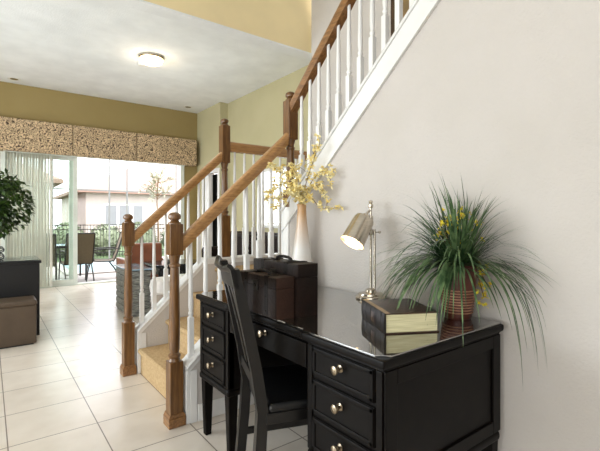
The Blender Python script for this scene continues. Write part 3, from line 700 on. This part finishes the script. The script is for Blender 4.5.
# vase and blossom branches
VX, VY = 1.578, 2.055
vz = thing('vase', (VX, VY, ZD), 'tall white and tan conical vase behind the leather boxes', 'vase')
L_(MB().lathe([(0,0),(0.078,0),(0.081,0.008),(0.070,0.12),(0.050,0.26),(0.034,0.38),(0.028,0.47),(0.029,0.50),(0.032,0.508),(0.028,0.508),(0.024,0.47),(0.028,0.40),(0,0.38)], n=36), 'vase_body', 'vase', vz)
def branch(pts, label, dens=1.0, twigs=6):
    base = Vector((VX, VY, ZD+0.41))
    t = thing('flowering_branch', base, label, 'branch', 'pale yellow blossom branches in the vase')
    P = [Vector(p) for p in pts]
    # smooth through the points
    Q = []
    for i in range(len(P)-1):
        p0, p1, p2, p3 = P[max(i-1,0)], P[i], P[i+1], P[min(i+2,len(P)-1)]
        for k in range(6):
            u = k/6; Q.append(0.5*((2*p1)+(p2-p0)*u+(2*p0-5*p1+4*p2-p3)*u*u+(3*p1-p0-3*p2+p3)*u**3))
    Q.append(P[-1])
    m = MB().tube(Q, 0.0032, 6, 0.0012); fl = MB()
    def bloom(c, s=1.0):
        for q in range(5):
            d_ = Vector((random.uniform(-1,1), random.uniform(-1,1), random.uniform(-1,1)))
            if d_.length < 0.1: continue
            fl.leaf(c, d_, Vector((0.3,0.5,0.8)), random.uniform(0.018,0.033)*s, 0.0085*s)
    n0 = max(3, len(Q)//4)
    for i in range(n0, len(Q)):
        if random.random() < 0.95*dens: bloom(Q[i])
    for k in range(twigs):
        i = random.randrange(n0, len(Q)); d_ = Vector((random.uniform(-1,0.4), random.uniform(-1,1), random.uniform(-0.5,1))).normalized()
        L = random.uniform(0.03, 0.08); e = Q[i] + d_*L; m.tube([Q[i], Q[i]+d_*L*0.5+Vector((0,0,0.004)), e], 0.0012, 5)
        bloom(e); 
        if random.random() < dens: bloom(Q[i]+d_*L*0.6)
    for v in list(m.bm.verts) + list(fl.bm.verts):
        if v.co.z + base.z < 1.9 and v.co.x + base.x > WX-0.014: v.co.x = WX-0.014-base.x
    L_(m, 'stem', 'twig', t); L_(fl, 'blossoms', 'blossom', t)
rv = Vector((0.796,-0.6055,0)); fw = Vector((0.6055,0.796,0))
def scr(dx, dz, dd=0.0):      # offsets sideways, up and away, measured from the vase mouth's foot
    return rv*dx + fw*dd + Vector((0,0,dz))
B0 = Vector((0,0,0))
branch([B0, scr(0.0,0.12,-0.01), scr(-0.08,0.22,-0.03), scr(-0.17,0.20,-0.03), scr(-0.22,0.13,-0.05)], 'blossom branch arching furthest left from the vase')
branch([B0, scr(0.0,0.12,-0.01), scr(-0.06,0.26,-0.02), scr(-0.14,0.30,-0.03), scr(-0.19,0.34,-0.05)], 'blossom branch rising upper left from the vase')
branch([B0, scr(0.005,0.12,-0.01), scr(0.03,0.24,-0.03), scr(0.07,0.36,-0.06), scr(0.11,0.46,-0.10)], 'tallest blossom branch in the vase, leaning right', 0.7)
branch([B0, scr(0.005,0.11,-0.01), scr(0.06,0.20,-0.06), scr(0.13,0.17,-0.12), scr(0.155,0.06,-0.14)], 'blossom branch drooping right of the vase', 0.9)
branch([B0, scr(0.005,0.11,-0.01), scr(0.05,0.14,-0.06), scr(0.12,0.07,-0.13), scr(0.24,0.075,-0.20)], 'blossom branch trailing lowest and furthest right along the wall', 0.6, 4)
branch([B0, scr(0.005,0.12,-0.01), scr(0.08,0.26,-0.08), scr(0.15,0.29,-0.13), scr(0.17,0.20,-0.15)], 'blossom branch curling over at upper right of the vase', 0.6)
branch([B0, scr(0.0,0.12,-0.01), scr(-0.02,0.24,-0.03), scr(-0.05,0.32,-0.03)], 'short upright blossom branch in middle of the vase', 1.2, 8)
branch([B0, scr(0.0,0.11,-0.02), scr(-0.05,0.17,-0.05), scr(-0.12,0.16,-0.07), scr(-0.16,0.06,-0.08)], 'blossom branch drooping down at left of the vase', 1.2, 8)
branch([B0, scr(0.0,0.11,-0.01), scr(-0.03,0.18,-0.08), scr(0.00,0.20,-0.13)], 'short blossom branch leaning forward over the vase mouth', 1.3, 8)

# ================================================================== FAMILY ROOM
cl = thing('ceiling_light', (1.83, 5.85, ZC), 'lit round flush mount ceiling light with opal glass', 'ceiling light')
MB().lathe([(0,0),(0.165,0),(0.170,-0.02),(0.160,-0.035),(0,-0.036)], (1.83,5.85,ZC), n=32).build('ceiling_pan', 'nickel', cl)
MB().lathe([(0.150,-0.034),(0.158,-0.045),(0.140,-0.080),(0.090,-0.105),(0,-0.115)], (1.83,5.85,ZC), n=32).build('glass_shade', 'fixture', cl)
MB().lathe([(0.012,-0.112),(0.014,-0.122),(0.006,-0.132),(0,-0.133)], (1.83,5.85,ZC), n=12).build('finial', 'nickel', cl)
add_lamp_light('ceiling_bulb', cl, (0,0,-0.2), 2, (1,0.86,0.66), 0.12)
sd = MB().lathe([(0,0),(0.066,0),(0.068,-0.018),(0.055,-0.034),(0,-0.036)], (0,0,0), n=24).build('smoke_detector', 'plastic', None); sd.location = (1.80, 6.17, ZC)
tag(sd, 'small round smoke detector beside the ceiling light', 'smoke detector')
for x, y, lb in ((3.24, 8.02, 'recessed downlight near the right corner of ceiling'), (0.34, 8.13, 'recessed downlight at far left of ceiling')):
    t = thing('recessed_light', (x,y,ZC), lb, 'downlight', 'recessed ceiling downlights')
    m = MB().lathe([(0.058,0),(0.092,0),(0.094,-0.005),(0.088,-0.009),(0.062,-0.006),(0.058,0)], n=28); L_(m, 'trim_ring', 'plastic', t)
    L_(MB().lathe([(0,-0.001),(0.060,-0.001),(0.060,-0.003),(0,-0.004)], n=24), 'lens', 'nickel', t)

# dark cabinet, tray and ottoman at left
cb = thing('console_cabinet', (-0.4, 5.3, 0), 'blue-black cabinet at left behind the taupe ottoman', 'cabinet')
box(-1.2, 0.425, 5.0, 5.56, 0.0, 0.745, 0.004).build('body', 'cabinet', cb); box(-1.215, 0.44, 4.985, 5.575, 0.745, 0.775, 0.005).build('cabinet_top', 'cabinet', cb)
box(-1.2, 0.43, 4.995, 5.57, 0.775, 0.781, 0.002).build('glass_sheet', 'pane', cb)
tr = thing('letter_tray', (-0.05, 5.25, 0.781), 'black two tier letter tray with papers on the cabinet', 'tray')
for z in (0.79, 0.86):
    m = MB()
    for y in (5.13, 5.37): m.tube([(-0.30,y,z),(0.10,y,z),(0.125,y,z+0.012),(0.13,y,z+0.03),(0.12,y,z+0.045),(-0.30,y,z+0.045)], 0.006)
    for k in range(9): m.tube([(-0.30+k*0.05,5.13,z),(-0.30+k*0.05,5.37,z)], 0.004)
    m.tube([(0.13,5.13,z+0.03),(0.13,5.37,z+0.03)], 0.006)
    q = m.build('tray_tier', 'black', tr); box(-0.29, 0.09, 5.145, 5.355, z+0.006, z+0.034, 0.002).build('paper_stack', 'paper', q)
m = MB()
for y in (5.13, 5.37): m.tube([(-0.28,y,0.781),(-0.28,y,0.905)], 0.005); m.tube([(0.08,y,0.781),(0.08,y,0.86)], 0.005)
m.build('upright', 'black', tr)
ot = thing('ottoman', (-0.1, 4.8, 0), 'taupe brown leather cube ottoman in front of dark cabinet', 'ottoman')
box(-0.42, 0.372, 4.66, 4.972, 0.012, 0.375, 0.012).build('body', 'ottoman', ot); MB().box(-0.425, 0.377, 4.655, 4.976, 0.372, 0.425, 0.02, 4).build('lid_cushion', 'ottoman', ot)
MB().box(-0.40, 0.35, 4.68, 4.95, 0, 0.014).build('foot_plinth', 'black', ot)

# ficus
fx, fy = 0.05, 6.35
fc = thing('ficus_tree', (fx, fy, 0), 'green leafy ficus tree behind the dark cabinet', 'plant')
MB().lathe([(0,0),(0.13,0),(0.17,0.26),(0.175,0.30),(0.155,0.30),(0.15,0.27),(0,0.27)], (fx,fy,0), n=24).build('pot', 'ebony', fc)
m = MB(); m.tube([(fx,fy,0.26),(fx+0.03,fy,0.6),(fx-0.01,fy+0.02,1.0),(fx+0.02,fy,1.55)], 0.022, 8, 0.010)
for k in range(9):
    a = k*2.4; z = 0.95 + k*0.07; m.tube([(fx+0.01,fy,z),(fx+0.15*math.cos(a),fy+0.15*math.sin(a),z+0.15),(fx+0.28*math.cos(a),fy+0.28*math.sin(a),z+0.2)], 0.007, 6, 0.003)
m.build('trunk', 'bark', fc)
m = MB()
for k in range(3200):
    while True:
        v = Vector((random.uniform(-1,1), random.uniform(-1,1), random.uniform(-1,1)))
        if v.length < 1 and noise.noise(v*2.6) > -0.16: break
    c = Vector((fx + v.x*0.40, fy + v.y*0.40, 1.40 + v.z*0.43))
    d_ = Vector((v.x+random.uniform(-.6,.6), v.y+random.uniform(-.6,.6), random.uniform(-0.9,0.3)))
    m.leaf(c, d_, (random.uniform(-.5,.5),random.uniform(-.5,.5),1), random.uniform(0.055,0.095), 0.019)
m.build('foliage', 'leaf', fc)

# furniture glimpsed through the balusters
so = thing('sofa', (3.3, 5.5, 0), 'dark brown leather sofa behind the stair landing', 'sofa')
MB().box(2.95, 3.70, 4.45, 6.70, 0.06, 0.44, 0.04, 3).build('base', 'sofa', so); MB().box(3.42, 3.74, 4.45, 6.70, 0.40, 0.98, 0.06, 4).build('backrest', 'sofa', so)
for y0, y1 in ((4.45,4.68),(6.47,6.70)): MB().box(2.93, 3.60, y0, y1, 0.40, 0.72, 0.06, 4).build('armrest', 'sofa', so)
for y0, y1 in ((4.69,5.57),(5.58,6.46)): MB().box(2.93, 3.44, y0, y1, 0.42, 0.56, 0.04, 4).build('seat_cushion', 'sofa', so); MB().box(3.26, 3.46, y0, y1, 0.55, 0.96, 0.06, 4).build('back_cushion', 'sofa', so)
for x in (3.02,3.64):
    for y in (4.52,6.63): MB().lathe([(0.025,0),(0.03,0.07)], (x,y,0), n=12).build('foot', 'black', so)
bt = thing('woven_side_table', (1.5, 5.5, 0), 'grey woven chest table with blue-grey glass top behind stairs', 'table')
m = MB()
for k in range(7): m.box(1.37, 1.62, 5.2, 5.9, 0.02+k*0.078, 0.09+k*0.078, 0.012)
m.box(1.385, 1.605, 5.215, 5.885, 0.0, 0.56); m.build('woven_body', 'wovengrey', bt); box(1.35, 1.64, 5.18, 5.92, 0.568, 0.585, 0.004).build('glass_top', 'blueglass', bt)
rs = thing('round_stool', (1.665, 4.93, 0), 'round white cushioned stool with taupe tapered base behind stairs', 'stool')
L_(MB().lathe([(0.09,0),(0.095,0.02),(0.085,0.12),(0.11,0.30),(0.10,0.31)], n=24), 'tapered_base', 'taupefab', rs)
L_(MB().lathe([(0.10,0.30),(0.135,0.33),(0.142,0.40),(0.130,0.47),(0.09,0.495),(0,0.50)], n=28), 'seat_cushion', 'whitefab', rs)
gt = thing('black_table', (2.1, 5.6, 0), 'black topped low table beside the woven chest', 'table')
box(1.74, 2.45, 5.3, 5.95, 0.56, 0.60, 0.006).build('tabletop', 'ebony', gt); box(1.80,2.39,5.36,5.89,0.46,0.56).build('apron','ebony',gt)
for x in (1.79,2.40):
    for y in (5.35,5.90): box(x-0.025,x+0.025,y-0.025,y+0.025,0,0.56,0.004).build('leg', 'ebony', gt)
gv = MB().lathe([(0,0),(0.05,0),(0.075,0.06),(0.07,0.13),(0.03,0.19),(0.028,0.22),(0.045,0.26),(0.038,0.26),(0.02,0.2),(0,0.18)], n=24).build('silver_jug', 'nickel'); gv.location = (2.0, 5.55, 0.60)
tag(gv, 'shiny silver jug on the low black table', 'jug')
lc = thing('leather_armchair', (1.9, 6.6, 0), 'cognac leather armchair with its back to the stairs', 'armchair')
MB().box(1.64, 2.12, 6.25, 6.38, 0.16, 0.84, 0.03, 3).build('backrest', 'brownleather', lc); MB().box(1.64, 2.12, 6.37, 6.90, 0.16, 0.44, 0.03, 3).build('seat', 'brownleather', lc)
for x0, x1 in ((1.60,1.68),(2.08,2.16)): MB().box(x0, x1, 6.30, 6.90, 0.16, 0.60, 0.025, 3).build('armrest', 'brownleather', lc)
for x in (1.68,2.08):
    for y in (6.3,6.84): box(x-0.02,x+0.02,y-0.02,y+0.02,0,0.17,0.003).build('leg', 'black', lc)

# ================================================================== OUTSIDE
ZO = -0.08
struct(box(-14, 20, YF+0.15, 14.0, ZO-0.2, ZO).build('pool_deck', 'deck'), 'pale concrete pool deck outside patio door', 'patio')
struct(box(-30, 45, 14.0, 60, ZO-0.2, ZO-0.02).build('lawn', 'lawn'), 'green lawn beyond the pool deck', 'lawn')
pl = thing('swimming_pool', (4, 11.6, ZO), 'pale blue swimming pool beyond the patio table', 'pool'); pl['kind'] = 'structure'
MB().box(1.6, 9, 10.7, 13.0, ZO, ZO+0.02).build('water', 'water', pl)
m = MB()
for a in ((1.4,9.2,10.5,10.7),(1.4,9.2,13.0,13.2),(1.4,1.6,10.7,13.0),(9.0,9.2,10.7,13.0)): m.box(*a, ZO, ZO+0.03, 0.008)
m.build('coping', 'deck', pl)
def patio_chair(loc, rz, label):
    t = thing('patio_chair', loc, label, 'chair', 'patio chairs around the outdoor table', rz)
    prof = [(0.25,0.43),(0.10,0.41),(-0.15,0.40),(-0.22,0.42),(-0.27,0.55),(-0.34,0.80),(-0.40,1.00)]
    b = bmesh.new(); rows = []
    for x, z in prof: rows.append([b.verts.new((x,y,z)) for y in (-0.23,0.23)] + [b.verts.new((x-0.006,y,z-0.008)) for y in (0.23,-0.23)])
    for A, B in zip(rows, rows[1:]):
        for k in range(4): b.faces.new((A[k],A[(k+1)%4],B[(k+1)%4],B[k]))
    b.faces.new(rows[0]); b.faces.new(list(reversed(rows[-1]))); bmesh.ops.recalc_face_normals(b, faces=b.faces)
    m = MB(); m._merge(b); L_(m, 'sling', 'sling', t)
    for s in (-1,1):
        y = s*0.245
        m = MB(); m.tube([(x,y,z) for x,z in prof], 0.014, 8)
        m.tube([(0.22,y,0.42),(0.27,y,0.22),(0.30,y,0.0)], 0.012); m.tube([(-0.12,y,0.40),(-0.26,y,0.2),(-0.36,y,0.0)], 0.012)
        m.tube([(0.16,y,0.41),(0.20,y,0.62),(0.12,y,0.65),(-0.28,y,0.66)], 0.013)
        L_(m, 'side_frame', 'bronze', t)
    m = MB(); m.tube([(-0.40,-0.245,1.0),(-0.40,0.245,1.0)], 0.014); m.tube([(0.25,-0.245,0.43),(0.25,0.245,0.43)], 0.012); m.tube([(-0.2,-0.245,0.40),(-0.2,0.245,0.40)], 0.012)
    L_(m, 'cross_bar', 'bronze', t)
patio_chair((1.92, 9.45, ZO), math.radians(172), 'patio sling chair seen side-on at right end of table')
patio_chair((1.40, 9.22, ZO), math.radians(94), 'patio sling chair with back to the door beside table centre')
patio_chair((0.80, 9.14, ZO), math.radians(82), 'patio sling chair behind the glass panel, left of table')
tb = thing('patio_table', (1.05, 9.95, ZO), 'dark metal patio table outside the glass door', 'table')
box(0.40, 1.72, 9.62, 10.45, 0.62, 0.645, 0.006).build('tabletop', 'blueglass', tb)
m = MB(); 
for a in ((0.38,1.74,9.60,9.63),(0.38,1.74,10.44,10.47),(0.38,0.41,9.63,10.44),(1.71,1.74,9.63,10.44)): m.box(*a, 0.60, 0.65, 0.004)
m.build('table_frame', 'bronze', tb)
for x in (0.46,1.66):
    for y in (9.69,10.38): MB().tube([(x,y,ZO),(x,y,0.62)], 0.02).build('leg', 'bronze', tb)
# screen enclosure and fence
en = thing('screen_enclosure', (3, 13.4, ZO), 'white aluminium pool screen posts and beam beyond the deck', 'screen frame')
for x in (-3.5,-1.5,0.0,1.44,2.93,3.44,5.0,6.6,8.4): box(x-0.022,x+0.022,13.38,13.42,ZO,4.6,0.003).build('post', 'cage', en)
for z in (2.06,4.6): box(-3.6,9.4,13.375,13.425,z-0.022,z+0.022,0.003).build('beam', 'cage', en)
fe = thing('iron_fence', (3, 15, ZO), 'black iron fence in front of the green bushes', 'fence')
m = MB()
for k in range(150): x = -4 + k*0.1; m.tube([(x,15,ZO-0.02),(x,15,1.02)], 0.008, 5)
m.build('pickets', 'bronze', fe)['kind'] = 'stuff'
m = MB()
for z in (0.08,0.86,1.0): m.box(-4,10.95,14.985,15.015,z-0.014,z+0.014)
m.build('fence_rail', 'bronze', fe)
blb = ['leftmost green bush behind the iron fence', 'green bush behind fence left of patio chair', 'green bush behind fence above the patio table', 'green bush behind fence by the side-on patio chair', 'green bush behind fence beside the far newel post', 'green bush behind fence seen through far balusters', 'rightmost green bush behind the iron fence']
for k, x in enumerate((-0.4, 0.9, 2.0, 3.1, 4.2, 5.4, 6.7)):
    h = random.uniform(0.45,0.65)
    bu = thing('garden_bush', (x*1.12-0.1, 16.0, ZO-0.02), blb[k], 'bush', 'garden bushes behind the iron fence')
    m = MB().sphere((0,0,h), 0.52, 3, (1.0,0.8,h/0.55*0.95), 0.3, 3)
    for q in range(500):
        v = Vector((random.gauss(0,1),random.gauss(0,1),random.gauss(0,1))).normalized()
        c = Vector((v.x*0.52, v.y*0.45, h+v.z*h*0.95)); m.leaf(c, v+Vector((random.uniform(-.8,.8),random.uniform(-.8,.8),random.uniform(-.3,.8))), (0,0.3,1), 0.12, 0.03)
    L_(m, 'foliage', 'bush', bu)
    L_(MB().tube([(0,0,0),(0.02,0,h*0.6)], 0.04), 'trunk', 'bark', bu)
sv = thing('silvery_tree', (3.34, 10.2, ZO), 'small silvery grey tree outside seen over the far railing', 'tree')
m = MB().tube([(0,0,0),(0.03,0.02,0.9),(-0.02,0,1.7),(0.02,0,2.3)], 0.025, 8, 0.008)
m2 = MB()
for k in range(26):
    a = random.uniform(0,2*PI); e = random.uniform(-0.2,1.3); z = random.uniform(1.75,2.2); d_ = Vector((math.cos(a)*math.cos(e), math.sin(a)*math.cos(e), math.sin(e)))
    L = random.uniform(0.25,0.48); p0 = Vector((0,0,z)); m.tube([p0, p0+d_*L], 0.006, 5, 0.002)
    for q in range(12): m2.leaf(p0+d_*L*random.uniform(0.3,1), d_+Vector((random.uniform(-1,1),random.uniform(-1,1),random.uniform(-1,1)))*0.8, (0.2,0.1,1), 0.12, 0.026)
L_(m, 'trunk', 'bark', sv); L_(m2, 'foliage', 'silverleaf', sv)
# houses
def house(x0, x1, y0, y1, ze, zr, hip, label, wins):
    t = thing('house', ((x0+x1)/2, (y0+y1)/2, ZO), label, 'house', 'houses across the pool')
    box(x0, x1, y0, y1, ZO-0.02, ze).build('house_wall', 'stucco', t)
    o_ = 0.45; b = bmesh.new(); ym = (y0+y1)/2
    c = [b.verts.new(v) for v in ((x0-o_,y0-o_,ze),(x1+o_,y0-o_,ze),(x1+o_,y1+o_,ze),(x0-o_,y1+o_,ze))]
    e = [b.verts.new(v) for v in ((x0-o_,y0-o_,ze-0.16),(x1+o_,y0-o_,ze-0.16),(x1+o_,y1+o_,ze-0.16),(x0-o_,y1+o_,ze-0.16))]
    r = [b.verts.new((x0+hip,ym,zr)), b.verts.new((x1-hip,ym,zr))]
    b.faces.new((c[0],c[1],r[1],r[0])); b.faces.new((c[1],c[2],r[1])); b.faces.new((c[2],c[3],r[0],r[1])); b.faces.new((c[3],c[0],r[0]))
    for k in range(4): b.faces.new((e[k],e[(k+1)%4],c[(k+1)%4],c[k]))
    b.faces.new(list(reversed(e))); bmesh.ops.recalc_face_normals(b, faces=b.faces); m = MB(); m._merge(b); m.build('house_roof', 'roof', t)
    for wx0, wx1, wz0, wz1 in wins:
        q = box(wx0-0.08, wx1+0.08, y0-0.05, y0+0.02, wz0-0.08, wz1+0.08, 0.01).build('house_window', 'alu', t)
        box(wx0, wx1, y0-0.06, y0-0.03, wz0, wz1).build('window_glass', 'winglass', q)
house(4.1, 16, 24, 33, 2.75, 5.0, 4.2, 'pale stucco house with tan hip roof straight across the pool', ((5.05,5.6,0.9,1.95),(5.75,6.3,0.9,1.95),(6.5,7.0,0.9,1.95),(9.5,11,0.9,1.95)))
house(-9, 2.05, 20, 28, 2.85, 5.0, 3.6, 'pale stucco house at left seen through the glass panel', ((-0.3,0.5,0.8,2.0),(1.1,1.6,0.9,1.9)))
